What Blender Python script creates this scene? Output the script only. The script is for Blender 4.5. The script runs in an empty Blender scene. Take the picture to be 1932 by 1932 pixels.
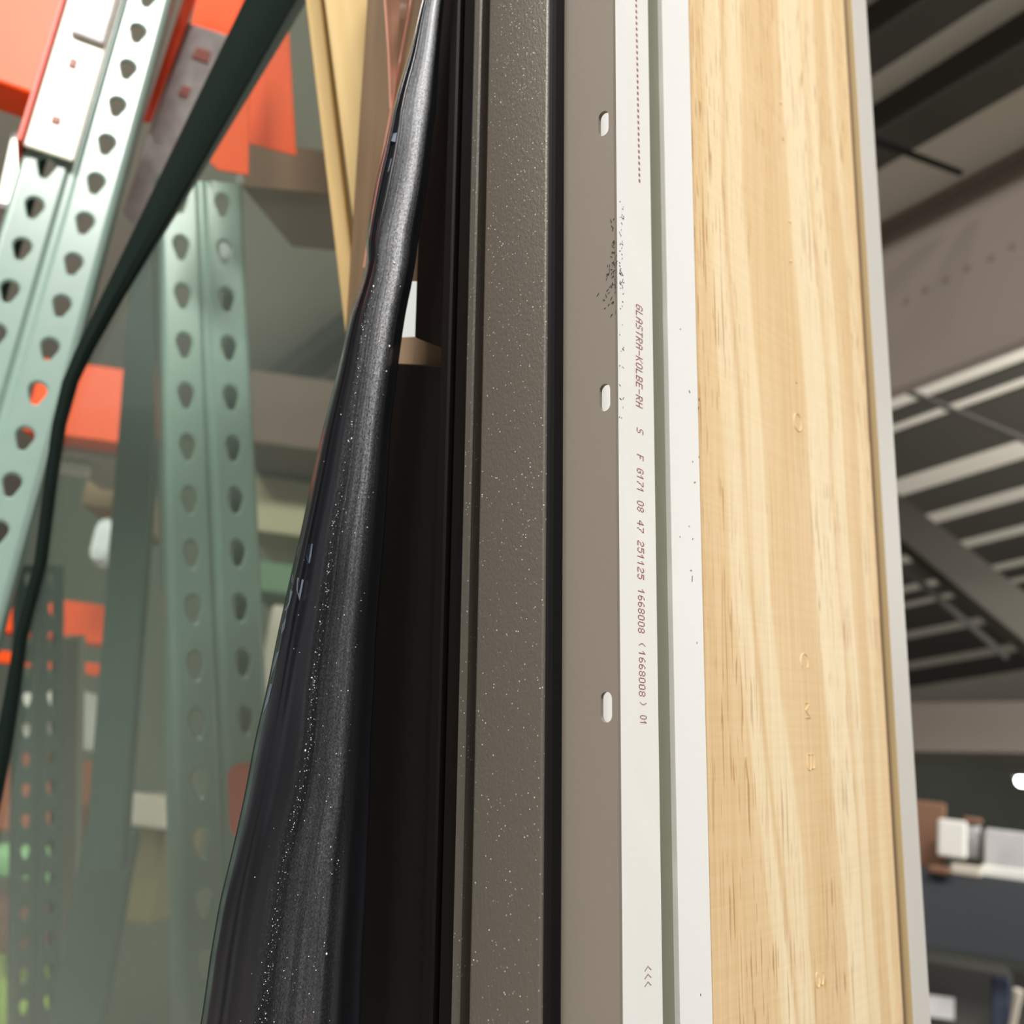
import bpy, bmesh, math, random
from mathutils import Vector, Matrix
random.seed(7)
sc = bpy.context.scene
F = 1932.0                                   # focal length in pixels of the 1932 frame
# ---------------------------------------------------------------- camera, light, exposure
def vray(px, py): return Vector(((px - 966.0) / F, (966.0 - py) / F, -1.0))
EYE = Vector((0, 0, 1.5))
UPc = vray(1880, -5750).normalized()         # plumb direction seen by the tilted phone
if UPc.y < 0: UPc = -UPc
Yc = (Vector((0, 0, -1)) - UPc * UPc.dot(Vector((0, 0, -1)))).normalized()
Xc = Yc.cross(UPc)
RW = Matrix((Xc, Yc, UPc))                   # camera space -> world
cd = bpy.data.cameras.new('camera'); cam = bpy.data.objects.new('camera', cd)
sc.collection.objects.link(cam); sc.camera = cam
cd.sensor_width = 36; cd.lens = 36; cd.clip_start = 0.01; cd.clip_end = 200
cam.matrix_world = Matrix.Translation(EYE) @ RW.to_4x4()
cd.dof.use_dof = True; cd.dof.focus_distance = 0.445; cd.dof.aperture_fstop = 9.0
sc.view_settings.view_transform = 'Standard'; sc.view_settings.look = 'None'
sc.view_settings.gamma = 1; sc.view_settings.exposure = 0.0
try: sc.view_settings.use_curve_mapping = False
except Exception: pass
w = bpy.data.worlds.new('World'); sc.world = w; w.use_nodes = True
w.node_tree.nodes['Background'].inputs[0].default_value = (0.93, 0.97, 1.0, 1)
w.node_tree.nodes['Background'].inputs[1].default_value = 0.33
sc.cycles.max_bounces = 8; sc.cycles.transparent_max_bounces = 12
sc.cycles.use_denoising = True
sc.cycles.caustics_reflective = False; sc.cycles.caustics_refractive = False
def area(name, loc, target, sx, sy, power, col=(1, 0.972, 0.935)):
    l = bpy.data.lights.new(name, 'AREA'); l.shape = 'RECTANGLE'; l.size = sx; l.size_y = sy
    l.energy = power; l.color = col
    o = bpy.data.objects.new(name, l); sc.collection.objects.link(o)
    o.location = loc; o.rotation_euler = (Vector(target) - Vector(loc)).to_track_quat('-Z', 'Y').to_euler()
    return o
area('high_bay_main', (0.45, -2.2, 4.5), (0.0, 0.5, 1.6), 1.3, 0.6, 222)
area('fill_left', (-2.1, -2.3, 4.4), (0.0, 0.5, 1.6), 1.3, 0.6, 215)  # unseen fill light added to brighten the bronze and fin side
area('fill_far', (4.5, 3.0, 3.2), (2.0, 8.0, 1.5), 1.2, 1.2, 230)  # unseen light added to brighten the far shelf and roof

# ---------------------------------------------------------------- helpers
def ray(px, py): return RW @ vray(px, py)
def P(px, py, d): return EYE + ray(px, py) * d
def link(o):
    sc.collection.objects.link(o); return o
def obj(name, bm, mat, parent=None, smooth=False, inv=None, kind=None, label=None, sharp=40):
    bmesh.ops.recalc_face_normals(bm, faces=bm.faces)
    me = bpy.data.meshes.new(name); bm.to_mesh(me); bm.free()
    if mat: me.materials.append(mat)
    if smooth:
        for p in me.polygons: p.use_smooth = True
        try: me.set_sharp_from_angle(angle=math.radians(sharp))
        except Exception: pass
    o = link(bpy.data.objects.new(name, me))
    if parent is not None: o.parent = parent
    if kind: o['kind'] = kind
    if label: o['label'] = label
    return o
def tag(o, label, cat, group=None, kind=None):
    o['label'] = label; o['category'] = cat
    if group: o['group'] = group
    if kind: o['kind'] = kind
    return o
def empty(name, mat4, label=None, cat=None, group=None):
    o = link(bpy.data.objects.new(name, None)); o.empty_display_size = 0.05
    o.matrix_world = mat4
    if label: tag(o, label, cat, group)
    return o
def frame4(o, x, y, z):
    m = Matrix((x, y, z)).transposed().to_4x4(); m.translation = o; return m
def add_box(bm, c, s, m=None, bevel=0.0):
    r = bmesh.ops.create_cube(bm, size=1.0)
    vs = r['verts']
    for v in vs: v.co = Vector((v.co.x * s[0], v.co.y * s[1], v.co.z * s[2])) + Vector(c)
    if bevel > 0:
        es = list({e for v in vs for e in v.link_edges})
        r2 = bmesh.ops.bevel(bm, geom=es, offset=bevel, segments=2, affect='EDGES', profile=0.5)
        vs = list({v for f in r2['faces'] for v in f.verts} | {v for v in vs if v.is_valid})
    if m is not None:
        for v in vs: v.co = m @ v.co
    return vs
def add_extrude(bm, prof, a0, a1, closed=True, caps=True):
    lo = [bm.verts.new((p[0], p[1], a0)) for p in prof]
    hi = [bm.verts.new((p[0], p[1], a1)) for p in prof]
    n = len(prof)
    for i in range(n if closed else n - 1):
        j = (i + 1) % n
        bm.faces.new((lo[i], lo[j], hi[j], hi[i]))
    if closed and caps:
        bm.faces.new(lo[::-1]); bm.faces.new(hi)
def add_prism(bm, pts, back):
    a = [bm.verts.new(p) for p in pts]; b = [bm.verts.new(p + back) for p in pts]
    n = len(pts); bm.faces.new(a); bm.faces.new(b[::-1])
    for i in range(n):
        j = (i + 1) % n; bm.faces.new((a[i], b[i], b[j], a[j]))
def add_tube(bm, pts, r, n=8, caps=True):
    rings = []
    for i, p in enumerate(pts):
        t = (pts[min(i + 1, len(pts) - 1)] - pts[max(i - 1, 0)]).normalized()
        u = t.orthogonal().normalized() if i == 0 else (u - t * u.dot(t)).normalized()
        v = t.cross(u); rr = r[i] if isinstance(r, (list, tuple)) else r
        rings.append([bm.verts.new(p + (u * math.cos(k * 2 * math.pi / n) + v * math.sin(k * 2 * math.pi / n)) * rr) for k in range(n)])
    for a, b in zip(rings, rings[1:]):
        for k in range(n): bm.faces.new((a[k], a[(k + 1) % n], b[(k + 1) % n], b[k]))
    if caps: bm.faces.new(rings[0][::-1]); bm.faces.new(rings[-1])
def bar_between(bm, p, q, width, thick, side):
    z = (q - p).normalized(); x = (side - z * side.dot(z)).normalized(); y = z.cross(x)
    m = frame4((p + q) / 2, x, y, z)
    add_box(bm, (0, 0, 0), (width, thick, (q - p).length), m, min(width, thick) * 0.08)

# ---------------------------------------------------------------- materials
def mat(name, base=(0.5, 0.5, 0.5), rough=0.5, metal=0.0, spec=0.5, coat=0.0, emit=None, es=0.0):
    m = bpy.data.materials.new(name); m.use_nodes = True
    b = m.node_tree.nodes['Principled BSDF']
    b.inputs['Base Color'].default_value = (*base, 1); b.inputs['Roughness'].default_value = rough
    b.inputs['Metallic'].default_value = metal; b.inputs['Specular IOR Level'].default_value = spec
    b.inputs['Coat Weight'].default_value = coat; b.inputs['Coat Roughness'].default_value = 0.15
    if emit: b.inputs['Emission Color'].default_value = (*emit, 1); b.inputs['Emission Strength'].default_value = es
    return m
class N:
    def __init__(s, m): s.t = m.node_tree; s.b = s.t.nodes['Principled BSDF']
    def n(s, typ, **kw):
        x = s.t.nodes.new(typ)
        for k, v in kw.items():
            if k in x.inputs.keys() if isinstance(k, str) else False: x.inputs[k].default_value = v
            else: setattr(x, k, v)
        return x
    def l(s, a, b): s.t.links.new(a, b)
    def coords(s, scale, rot=(0, 0, 0)):
        tc = s.n('ShaderNodeTexCoord'); mp = s.n('ShaderNodeMapping')
        mp.inputs['Scale'].default_value = scale; mp.inputs['Rotation'].default_value = rot
        s.l(tc.outputs['Object'], mp.inputs['Vector']); return mp.outputs['Vector']
    def noise(s, vec, scale, detail=3, rough=0.5, dist=0.0):
        x = s.n('ShaderNodeTexNoise'); s.l(vec, x.inputs['Vector'])
        x.inputs['Scale'].default_value = scale; x.inputs['Detail'].default_value = detail
        x.inputs['Roughness'].default_value = rough; x.inputs['Distortion'].default_value = dist
        return x.outputs['Fac']
    def ramp(s, fac, stops):
        x = s.n('ShaderNodeValToRGB'); e = x.color_ramp.elements
        while len(e) < len(stops): e.new(0.5)
        for i, (p, c) in enumerate(stops):
            e[i].position = p; e[i].color = (*c, 1) if len(c) == 3 else c
        s.l(fac, x.inputs['Fac']); return x.outputs['Color']
    def mix(s, fac, a, b, mode='MIX'):
        x = s.n('ShaderNodeMixRGB'); x.blend_type = mode
        for i, v in ((0, fac), (1, a), (2, b)):
            if hasattr(v, 'links'): s.l(v, x.inputs[i])
            else: x.inputs[i].default_value = v if i == 0 else (*v, 1)
        return x.outputs[0]
    def math(s, op, a, b=0.0, c=0.0):
        x = s.n('ShaderNodeMath'); x.operation = op
        for i, v in enumerate((a, b, c)):
            if hasattr(v, 'links'): s.l(v, x.inputs[i])
            else: x.inputs[i].default_value = v
        return x.outputs[0]
    def bump(s, h, strength, dist=0.001):
        x = s.n('ShaderNodeBump'); x.inputs['Strength'].default_value = strength; x.inputs['Distance'].default_value = dist
        s.l(h, x.inputs['Height']); s.l(x.outputs['Normal'], s.b.inputs['Normal'])
    def base(s, c): s.l(c, s.b.inputs['Base Color'])
    def rough(s, c): s.l(c, s.b.inputs['Roughness'])
def speckled(name, c1, c2, scale, rough, spec=0.5, bump=0.0, metal=0.0):
    m = mat(name, c1, rough, metal, spec); n = N(m); v = n.coords((1, 1, 1))
    f = n.noise(v, scale, 4); n.base(n.mix(f, c1, c2))
    if bump: n.bump(f, bump, 0.0006)
    return m

def make_pine(q0, q1):
    m = mat('pine', rough=0.5, spec=0.3); n = N(m)
    warp = n.noise(n.coords((5, 5, 2.0)), 1.0, 2, 0.45)
    wisp = n.noise(n.coords((38, 38, 3.2)), 1.0, 3, 0.6)
    tc = n.n('ShaderNodeTexCoord'); sp = n.n('ShaderNodeSeparateXYZ'); n.l(tc.outputs['Object'], sp.inputs[0])
    t = n.math('DIVIDE', n.math('SUBTRACT', sp.outputs[1], q0), q1 - q0)
    drift = n.math('MULTIPLY', n.math('MAXIMUM', n.math('SUBTRACT', -0.02, sp.outputs[2]), 0.0), 1.1)   # the grain swings across lower down
    t = n.math('SUBTRACT', t, n.math('MULTIPLY', drift, n.math('MAXIMUM', n.math('SUBTRACT', 0.85, t), 0.0)))
    t = n.math('ADD', t, n.math('MULTIPLY', n.math('SUBTRACT', warp, 0.5), 0.36))
    t = n.math('ADD', t, n.math('MULTIPLY', n.math('SUBTRACT', wisp, 0.5), 0.055))
    L1, L2, T1, T2 = (0.86, 0.72, 0.48), (0.82, 0.66, 0.41), (0.74, 0.53, 0.28), (0.69, 0.47, 0.235)
    c = n.ramp(t, [(0.0, T2), (0.09, T1), (0.105, L2), (0.17, L1), (0.20, T2), (0.22, L2), (0.31, L1), (0.33, T1), (0.46, T2), (0.56, T1), (0.575, L1), (0.70, L1), (0.715, T1), (0.74, L2), (0.80, L1), (0.815, T1), (0.90, T2), (0.93, L2), (1.0, T1)])
    streak = n.noise(n.coords((300, 300, 8)), 1.0, 3)
    c = n.mix(0.26, c, n.ramp(streak, [(0.3, (0.66, 0.46, 0.23)), (0.7, (0.93, 0.80, 0.58))]))
    patch = n.noise(n.coords((14, 14, 4)), 1.0, 2)
    for k, (sc_, len_, lo) in enumerate(((480, 20, 0.69), (640, 42, 0.70))):
        dash = n.noise(n.coords((sc_, sc_, len_)), 1.0, 0, 0.4)
        dm = n.math('MULTIPLY', n.ramp(dash, [(lo, (0, 0, 0)), (lo + .05, (1, 1, 1))]), n.ramp(patch, [(0.42, (0, 0, 0)), (0.56, (1, 1, 1))]))
        c = n.mix(n.math('MULTIPLY', dm, 0.7), c, (0.40, 0.19, 0.07))
    cross = n.noise(n.coords((12, 12, 420)), 1.0, 1)
    c = n.mix(0.05, c, n.ramp(cross, [(0.35, (0.6, 0.40, 0.2)), (0.65, (1, 0.9, 0.7))]))
    n.base(c); n.bump(streak, 0.06, 0.0004); return m
def make_bronze(name, c, bumpy):
    m = mat(name, c, 0.42, 0.25, 0.55); n = N(m)
    v = n.coords((1, 1, 0.55)); h = n.noise(v, 900, 3, 0.6)
    f = n.n('ShaderNodeTexVoronoi'); f.inputs['Scale'].default_value = 520; n.l(n.coords((1, 1, 1)), f.inputs['Vector'])
    spk = n.ramp(f.outputs['Distance'], [(0.10, (1, 1, 1)), (0.2, (0, 0, 0))])  # sparkle put into the colour as pale dots
    g = n.noise(n.coords((1, 1, 1)), 260, 2)
    spk = n.math('MULTIPLY', spk, n.ramp(g, [(0.50, (0, 0, 0)), (0.66, (1, 1, 1))]))
    n.base(n.mix(n.math('MULTIPLY', spk, 0.75), c, (0.85, 0.82, 0.76)))
    n.bump(h, bumpy, 0.0008); return m
def make_film():
    m = mat('black_film', (0.008, 0.008, 0.010), 0.22, 0, 0.5, 0.25); n = N(m)
    tc = n.n('ShaderNodeTexCoord'); uv = tc.outputs['UV']
    sp = n.n('ShaderNodeSeparateXYZ'); n.l(uv, sp.inputs[0])
    mp = n.n('ShaderNodeMapping'); mp.inputs['Scale'].default_value = (40, 5, 1); n.l(uv, mp.inputs[0])
    streak = n.noise(mp.outputs[0], 1.0, 4, 0.65)
    grain = n.noise(n.coords((1, 1, 0.6)), 1500, 3, 0.8)
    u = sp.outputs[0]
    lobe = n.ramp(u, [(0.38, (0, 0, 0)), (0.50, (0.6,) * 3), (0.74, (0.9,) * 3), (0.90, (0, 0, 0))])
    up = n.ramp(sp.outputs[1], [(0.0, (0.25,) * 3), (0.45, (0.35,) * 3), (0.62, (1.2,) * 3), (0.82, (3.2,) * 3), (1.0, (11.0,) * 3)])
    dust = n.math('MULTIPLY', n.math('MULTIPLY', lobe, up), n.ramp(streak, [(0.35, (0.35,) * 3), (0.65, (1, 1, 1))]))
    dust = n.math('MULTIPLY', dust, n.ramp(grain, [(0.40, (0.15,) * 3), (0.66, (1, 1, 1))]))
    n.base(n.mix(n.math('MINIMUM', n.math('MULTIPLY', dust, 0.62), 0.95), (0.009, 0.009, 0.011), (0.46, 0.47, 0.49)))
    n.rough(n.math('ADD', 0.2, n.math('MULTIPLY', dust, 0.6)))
    n.bump(streak, 0.07, 0.001); return m
def make_glass():
    m = bpy.data.materials.new('dusty_pane_glass'); m.use_nodes = True; t = m.node_tree; t.nodes.clear()
    o = t.nodes.new('ShaderNodeOutputMaterial'); tr = t.nodes.new('ShaderNodeBsdfTransparent'); tr.inputs[0].default_value = (0.90, 0.95, 0.91, 1)
    gl = t.nodes.new('ShaderNodeBsdfGlossy'); gl.inputs['Roughness'].default_value = 0.05
    fr = t.nodes.new('ShaderNodeFresnel'); fr.inputs[0].default_value = 1.5
    df = t.nodes.new('ShaderNodeBsdfDiffuse'); df.inputs[0].default_value = (0.42, 0.50, 0.42, 1)
    m1 = t.nodes.new('ShaderNodeMixShader'); m1.inputs[0].default_value = 0.075
    m2 = t.nodes.new('ShaderNodeMixShader')
    t.links.new(tr.outputs[0], m1.inputs[1]); t.links.new(df.outputs[0], m1.inputs[2])
    t.links.new(fr.outputs[0], m2.inputs[0]); t.links.new(m1.outputs[0], m2.inputs[1]); t.links.new(gl.outputs[0], m2.inputs[2])
    t.links.new(m2.outputs[0], o.inputs[0]); return m
def make_wrap():
    m = bpy.data.materials.new('pink_clear_wrap'); m.use_nodes = True; t = m.node_tree; t.nodes.clear()
    o = t.nodes.new('ShaderNodeOutputMaterial'); tr = t.nodes.new('ShaderNodeBsdfTransparent'); tr.inputs[0].default_value = (0.86, 0.72, 0.66, 1)
    pb = t.nodes.new('ShaderNodeBsdfPrincipled'); pb.inputs['Base Color'].default_value = (0.62, 0.30, 0.22, 1); pb.inputs['Roughness'].default_value = 0.2
    lw = t.nodes.new('ShaderNodeLayerWeight'); lw.inputs[0].default_value = 0.22
    mx = t.nodes.new('ShaderNodeMixShader')
    t.links.new(lw.outputs['Facing'], mx.inputs[0]); t.links.new(tr.outputs[0], mx.inputs[1]); t.links.new(pb.outputs[0], mx.inputs[2])
    t.links.new(mx.outputs[0], o.inputs[0]); return m
def wood(name, c1, c2, rough=0.6):
    m = mat(name, c1, rough, 0, 0.3); n = N(m)
    a = n.noise(n.coords((70, 70, 5)), 1.0, 3); n.base(n.ramp(a, [(0.3, c2), (0.65, c1)]))
    return m
M = dict(
    bronze=make_bronze('bronze_paint', (0.105, 0.093, 0.076), 0.35),
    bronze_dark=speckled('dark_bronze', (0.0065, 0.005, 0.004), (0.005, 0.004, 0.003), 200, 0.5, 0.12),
    fin=speckled('taupe_vinyl', (0.192, 0.166, 0.136), (0.184, 0.160, 0.131), 300, 0.5, 0.4),
    white=speckled('white_fibreglass', (0.80, 0.80, 0.78), (0.84, 0.84, 0.82), 900, 0.38, 0.5, 0.05),
    cream=speckled('cream_fibreglass', (0.80, 0.80, 0.765), (0.83, 0.83, 0.795), 900, 0.38, 0.5, 0.05),
    olive=mat('olive_groove', (0.165, 0.172, 0.125), 0.6),
    ink=mat('red_brown_ink', (0.30, 0.10, 0.10), 0.7), black=mat('black', (0.006, 0.006, 0.006), 0.6, 0, 0.1),
    film=make_film(), filmprint=mat('grey_blue_print', (0.10, 0.13, 0.17), 0.4),
    dust=mat('white_dust_and_glints', (0.85, 0.85, 0.85), 0.6), shaving=mat('black_shavings', (0.02, 0.02, 0.02), 0.6),
    greypaint=mat('grey_white_paint', (0.60, 0.58, 0.54), 0.45), tan=wood('tan_edge', (0.47, 0.36, 0.19), (0.42, 0.31, 0.16)),
    green=speckled('green_rack_paint', (0.185, 0.275, 0.232), (0.215, 0.305, 0.262), 40, 0.27, 0.7),
    darkgreen=speckled('dark_green_paint_and_shade', (0.030, 0.060, 0.050), (0.04, 0.07, 0.055), 20, 0.5),
    orange=speckled('orange_rack_paint', (0.90, 0.088, 0.005), (0.84, 0.075, 0.004), 25, 0.4, 0.3),
    red=mat('red_orange_paint', (0.60, 0.05, 0.015), 0.4),
    glare_plate=mat('painted_glare', (0.90, 0.88, 0.76), 0.35), zinc=speckled('zinc', (0.46, 0.44, 0.43), (0.22, 0.19, 0.18), 55, 0.35, 0.5, 0.2, 0.0),
    rubber=speckled('black_green_rubber', (0.008, 0.014, 0.012), (0.010, 0.016, 0.013), 90, 0.75, 0.04),
    glass=make_glass(), wrap=make_wrap(),
    lumber=wood('yellow_lumber', (0.66, 0.49, 0.23), (0.58, 0.41, 0.18)), plank=wood('brown_plank', (0.20, 0.13, 0.068), (0.11, 0.068, 0.034)),
    card=speckled('cardboard', (0.27, 0.185, 0.11), (0.24, 0.16, 0.095), 60, 0.8), carton=speckled('brown_carton', (0.22, 0.11, 0.065), (0.18, 0.09, 0.05), 12, 0.8),
    foam=mat('white_foam', (0.8, 0.84, 0.85), 0.7), boxwhite=mat('white_carton', (0.78, 0.77, 0.72), 0.6),
    stretch=speckled('stretch_wrap', (0.62, 0.60, 0.60), (0.35, 0.35, 0.36), 9, 0.35), creamboard=mat('cream_board', (0.55, 0.50, 0.42), 0.7),
    navy=mat('navy_steel', (0.022, 0.029, 0.038), 0.5), blue=mat('blue_plastic', (0.02, 0.03, 0.06), 0.5),
    deck=speckled('roof_deck', (0.72, 0.69, 0.60), (0.64, 0.61, 0.53), 1.5, 0.7), purlin=mat('dark_purlin', (0.06, 0.056, 0.046), 0.6),
    rafter=speckled('taupe_rafter', (0.27, 0.225, 0.19), (0.25, 0.205, 0.175), 2, 0.6), bolt=mat('rafter_bolt', (0.20, 0.155, 0.135), 0.5),
    rod=mat('grey_rod', (0.16, 0.16, 0.15), 0.5), wall=speckled('far_wall', (0.30, 0.32, 0.26), (0.20, 0.22, 0.18), 0.8, 0.8),
    floor=speckled('concrete_floor', (0.42, 0.40, 0.37), (0.36, 0.34, 0.32), 3, 0.5),
    lime=mat('lime_plastic', (0.55, 0.80, 0.14), 0.5), mint=mat('mint_plastic', (0.35, 0.75, 0.35), 0.4), maroon=mat('maroon_cloth', (0.22, 0.09, 0.07), 0.8),
    rivet=mat('rust_red_rivet', (0.30, 0.11, 0.09), 0.5),
    pinkfold=mat('pink_fold', (0.60, 0.29, 0.22), 0.25),
    lamp=mat('lamp_diffuser', (1, 1, 1), 0.5, emit=(1.0, 0.97, 0.86), es=14.0), tubelight=mat('tube_glow', (1, 1, 1), 0.5, emit=(0.93, 1.0, 0.80), es=1.6),
)

# ---------------------------------------------------------------- setting: roof, rafters, walls, floor
d1 = (RW @ Vector((0.882, 0.372, 1.0))).normalized()            # down-slope direction of the roof steel
ZW = Vector((0, 0, 1)); d2 = ZW.cross(d1).normalized(); nr = d1.cross(d2).normalized()
if nr.z < 0: nr = -nr
R0 = P(1800, 335, 4.2)                                          # the near rafter touches the roof here
def on_roof(px, py, drop=0.0):
    r = ray(px, py); q = R0 - nr * drop
    t = nr.dot(q - EYE) / nr.dot(r); return EYE + r * t
def rc(p): return Vector((d1.dot(p - R0), d2.dot(p - R0), nr.dot(p - R0)))
RM = frame4(R0, d1, d2 if d1.cross(d2).dot(nr) > 0 else -d2, nr)
SG = 1 if d1.cross(d2).dot(nr) > 0 else -1
bm = bmesh.new(); add_box(bm, (0, 0, 0.05), (26, 60, 0.06), RM); ceil = obj('ceiling', bm, M['deck']); ceil['kind'] = 'structure'
spans = [(1700, 31, 109), (1700, 224, 296), (1700, -175, -85)]
lights_ = [700, 715, 735, 762, 780, 872, 910, 957, 982, 1025, 1044, 1085, 1100, 1118, 1130, 1175, 1192, 1235, 1252, 1285, 1300]
prs = []
for (x, ya, yb) in spans:
    prs.append((rc(on_roof(x, ya, 0.12)).y, rc(on_roof(x, yb, 0.12)).y))
for a, b in zip(lights_[1::1][1::2], lights_[1::1][2::2]):
    pa = rc(on_roof(1800, a, 0.0)); pb = rc(on_roof(1800, b, 0.0))
    if abs(pa.y) < 40 and abs(pb.y) < 40: prs.append((pa.y, pb.y))
for i, (ya, yb) in enumerate(prs):
    hp = 0.14 if i < len(spans) else 0.015
    bm = bmesh.new(); add_box(bm, (0, SG * (ya + yb) / 2, 0.02 - hp / 2), (24, abs(ya - yb), hp), RM)
    obj('purlin', bm, M['purlin'], ceil)
def on_web(px, py, org):
    n = d1.cross(ZW); r = ray(px, py); return EYE + r * (n.dot(org - EYE) / n.dot(r))
bt = on_web(1800, 672, R0); hgt = (R0 - bt).dot(ZW)
def rafter(org, h, length, thick):
    bm = bmesh.new(); yy = ZW.cross(d1).normalized(); zz = d1.cross(yy).normalized()
    m = frame4(org - zz * (h / 2) * (1 if zz.z > 0 else -1), d1, yy, zz)
    add_box(bm, (0, 0, 0), (length, thick, h), m)
    for s in (1, -1): add_box(bm, (0, 0, s * h / 2), (length, thick + 0.05, 0.015), m)
    return bm
yy = ZW.cross(d1).normalized(); back = yy if yy.dot(R0 - EYE) > 0 else -yy
r1 = obj('trim_1', rafter(R0 + back * 0.09 , hgt * math.cos(math.asin(abs(d1.z))), 22, 0.02), M['rafter']); r1['kind'] = 'structure'
for (bx, by) in ((1910, 465), (1870, 487), (1825, 506), (1785, 527), (1745, 547), (1710, 568)):
    c = on_web(bx, by, R0 + back * 0.079); bm = bmesh.new()
    bmesh.ops.create_cone(bm, cap_ends=True, segments=10, radius1=0.018, radius2=0.014, depth=0.006)
    q = (-back).to_track_quat('Z', 'Y').to_matrix().to_4x4()
    bmesh.ops.transform(bm, matrix=Matrix.Translation(c) @ q, verts=bm.verts)
    obj('bolt', bm, M['bolt'], r1)
side = ray(1932, 966) - ray(1832, 966)
def struct_bar(name, p, q, wd, th, m, sd=None):
    bm = bmesh.new(); bar_between(bm, p, q, wd, th, sd or Vector((0, 1, 0))); o = obj(name, bm, m); o['kind'] = 'structure'; return o
struct_bar('trim_2', P(1560, 1372, 9.5), P(2150, 1372, 8.0), 0.06, 0.42, M['rafter'])
struct_bar('trim_3', P(1660, 955, 6.6), P(2050, 1270, 5.2), 0.10, 0.26, M['purlin'])
bm = bmesh.new(); add_tube(bm, [P(1610, 250, 3.2), P(1812, 326, 3.9)], 0.012); tag(obj('roof_pipe', bm, M['black']), 'thin black pipe slanting between the roof purlins and the taupe rafter', 'pipe')
bm = bmesh.new(); add_tube(bm, [P(1640, 708, 5.0), P(1980, 850, 4.6)], 0.016); tag(obj('brace_rod', bm, M['rod']), 'thin grey brace rod crossing the purlins below the rafter', 'rod')
bm = bmesh.new(); add_tube(bm, [P(1680, 1050, 6.4), P(1900, 1240, 5.6)], 0.02); tag(obj('brace_pipe', bm, M['rod']), 'dull grey brace pipe running below the dark diagonal beam', 'pipe')
bm = bmesh.new(); add_box(bm, (0, 0, -0.05), (40, 60, 0.1)); fl = obj('floor', bm, M['floor']); fl['kind'] = 'structure'
bm = bmesh.new(); add_box(bm, (0, 18, 4), (40, 0.2, 8.2)); o = obj('wall_back', bm, M['wall']); o['kind'] = 'structure'

# ---------------------------------------------------------------- world-aligned boxes placed by size
SY = [0.0]
def wbox(name, x0, y0, x1, y1, d, th, m, label, cat, group=None, bev=0.01, yaw=0.0, parts=None):
    c = P((x0 + x1) / 2, (y0 + y1) / 2, d); s = d / F
    rm = Matrix.Translation(c) @ Matrix.Rotation(yaw + SY[0], 4, 'Z')
    bm = bmesh.new(); add_box(bm, (0, th / 2, 0), ((x1 - x0) * s, th, (y1 - y0) * s), rm, bev)
    o = obj(name, bm, m); tag(o, label, cat, group); return o
SY[0] = -0.42
e = wbox('shelf_beam', 1715, 1655, 2000, 1800, 4.0, 0.08, M['navy'], 'wide dark navy shelf beam carrying cartons beyond the pine board', 'beam', bev=0.006)
wbox('brown_carton', 1690, 1512, 1780, 1632, 4.42, 0.3, M['carton'], 'tall brown carton on the navy shelf, partly hidden by the grey frame edge', 'box')
wbox('white_carton', 1771, 1548, 1822, 1616, 4.1, 0.12, M['boxwhite'], 'small white carton standing on the navy shelf', 'box')
wbox('grey_carton', 1823, 1556, 1848, 1618, 4.32, 0.1, M['stretch'], 'narrow grey carton right beside the white carton', 'box')
wbox('carton_lid', 1818, 1542, 1852, 1554, 4.32, 0.1, M['carton'], 'flat reddish brown carton lying on the narrow grey carton', 'box')
wbox('wrapped_bundle', 1862, 1568, 1936, 1640, 4.1, 0.25, M['stretch'], 'bundle in shiny clear stretch wrap on the navy shelf', 'bundle')
wbox('cream_board', 1795, 1632, 1850, 1652, 4.05, 0.3, M['creamboard'], 'short beige board under the white carton', 'board')
wbox('cream_slab', 1858, 1640, 1990, 1672, 4.05, 0.3, M['boxwhite'], 'long cream board under the wrapped bundle', 'board')
wbox('shelf_tray', 1752, 1634, 1790, 1648, 4.02, 0.1, M['carton'], 'thin reddish brown tray at the left end of the navy shelf', 'tray')
cab = wbox('dark_cabinet', 1720, 1830, 1900, 2050, 4.4, 0.4, mat('dark_cabinet', (0.05, 0.048, 0.043), 0.6), 'dark cabinet below the navy shelf beam', 'cabinet')
bm = bmesh.new(); s_ = 4.39 / F; c_ = P(1772, 1900, 4.39); add_box(bm, c_, (56 * s_, 0.01, 38 * s_)); lb = obj('label_sheet', bm, M['stretch'], cab, label='pale grey sheet on the cabinet front')
wbox('blue_panel', 1872, 1850, 1905, 1990, 4.15, 0.05, M['blue'], 'narrow dark blue upright panel under the navy shelf', 'panel')
bm = bmesh.new(); add_tube(bm, [P(1905, 1960, 4.0), P(1918, 1895, 4.0), P(1922, 1868, 4.0)], [0.012, 0.014, 0.02]); o = tag(obj('knobbed_pole', bm, M['creamboard'], smooth=True), 'pale upright pole with a knobbed top at the lower right corner', 'pole')
SY[0] = 0.0
# lit lamp seen at the right edge
def disc_lamp(px, py, d, r, label):
    c = P(px, py, d); t = empty('high_bay_lamp', Matrix.Translation(c), label, 'lamp')
    bm = bmesh.new(); bmesh.ops.create_uvsphere(bm, u_segments=16, v_segments=8, radius=r); obj('bulb', bm, M['lamp'], t, True)
    bm = bmesh.new(); bmesh.ops.create_cone(bm, cap_ends=False, segments=16, radius1=r * 1.5, radius2=r * 0.5, depth=r * 1.2)
    bmesh.ops.translate(bm, vec=(0, 0, r * 1.1), verts=bm.verts); obj('shade', bm, M['rod'], t, True)
disc_lamp(1928, 1473, 9.0, 0.05, 'glowing round ceiling lamp at the right edge above the shelf')

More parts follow.
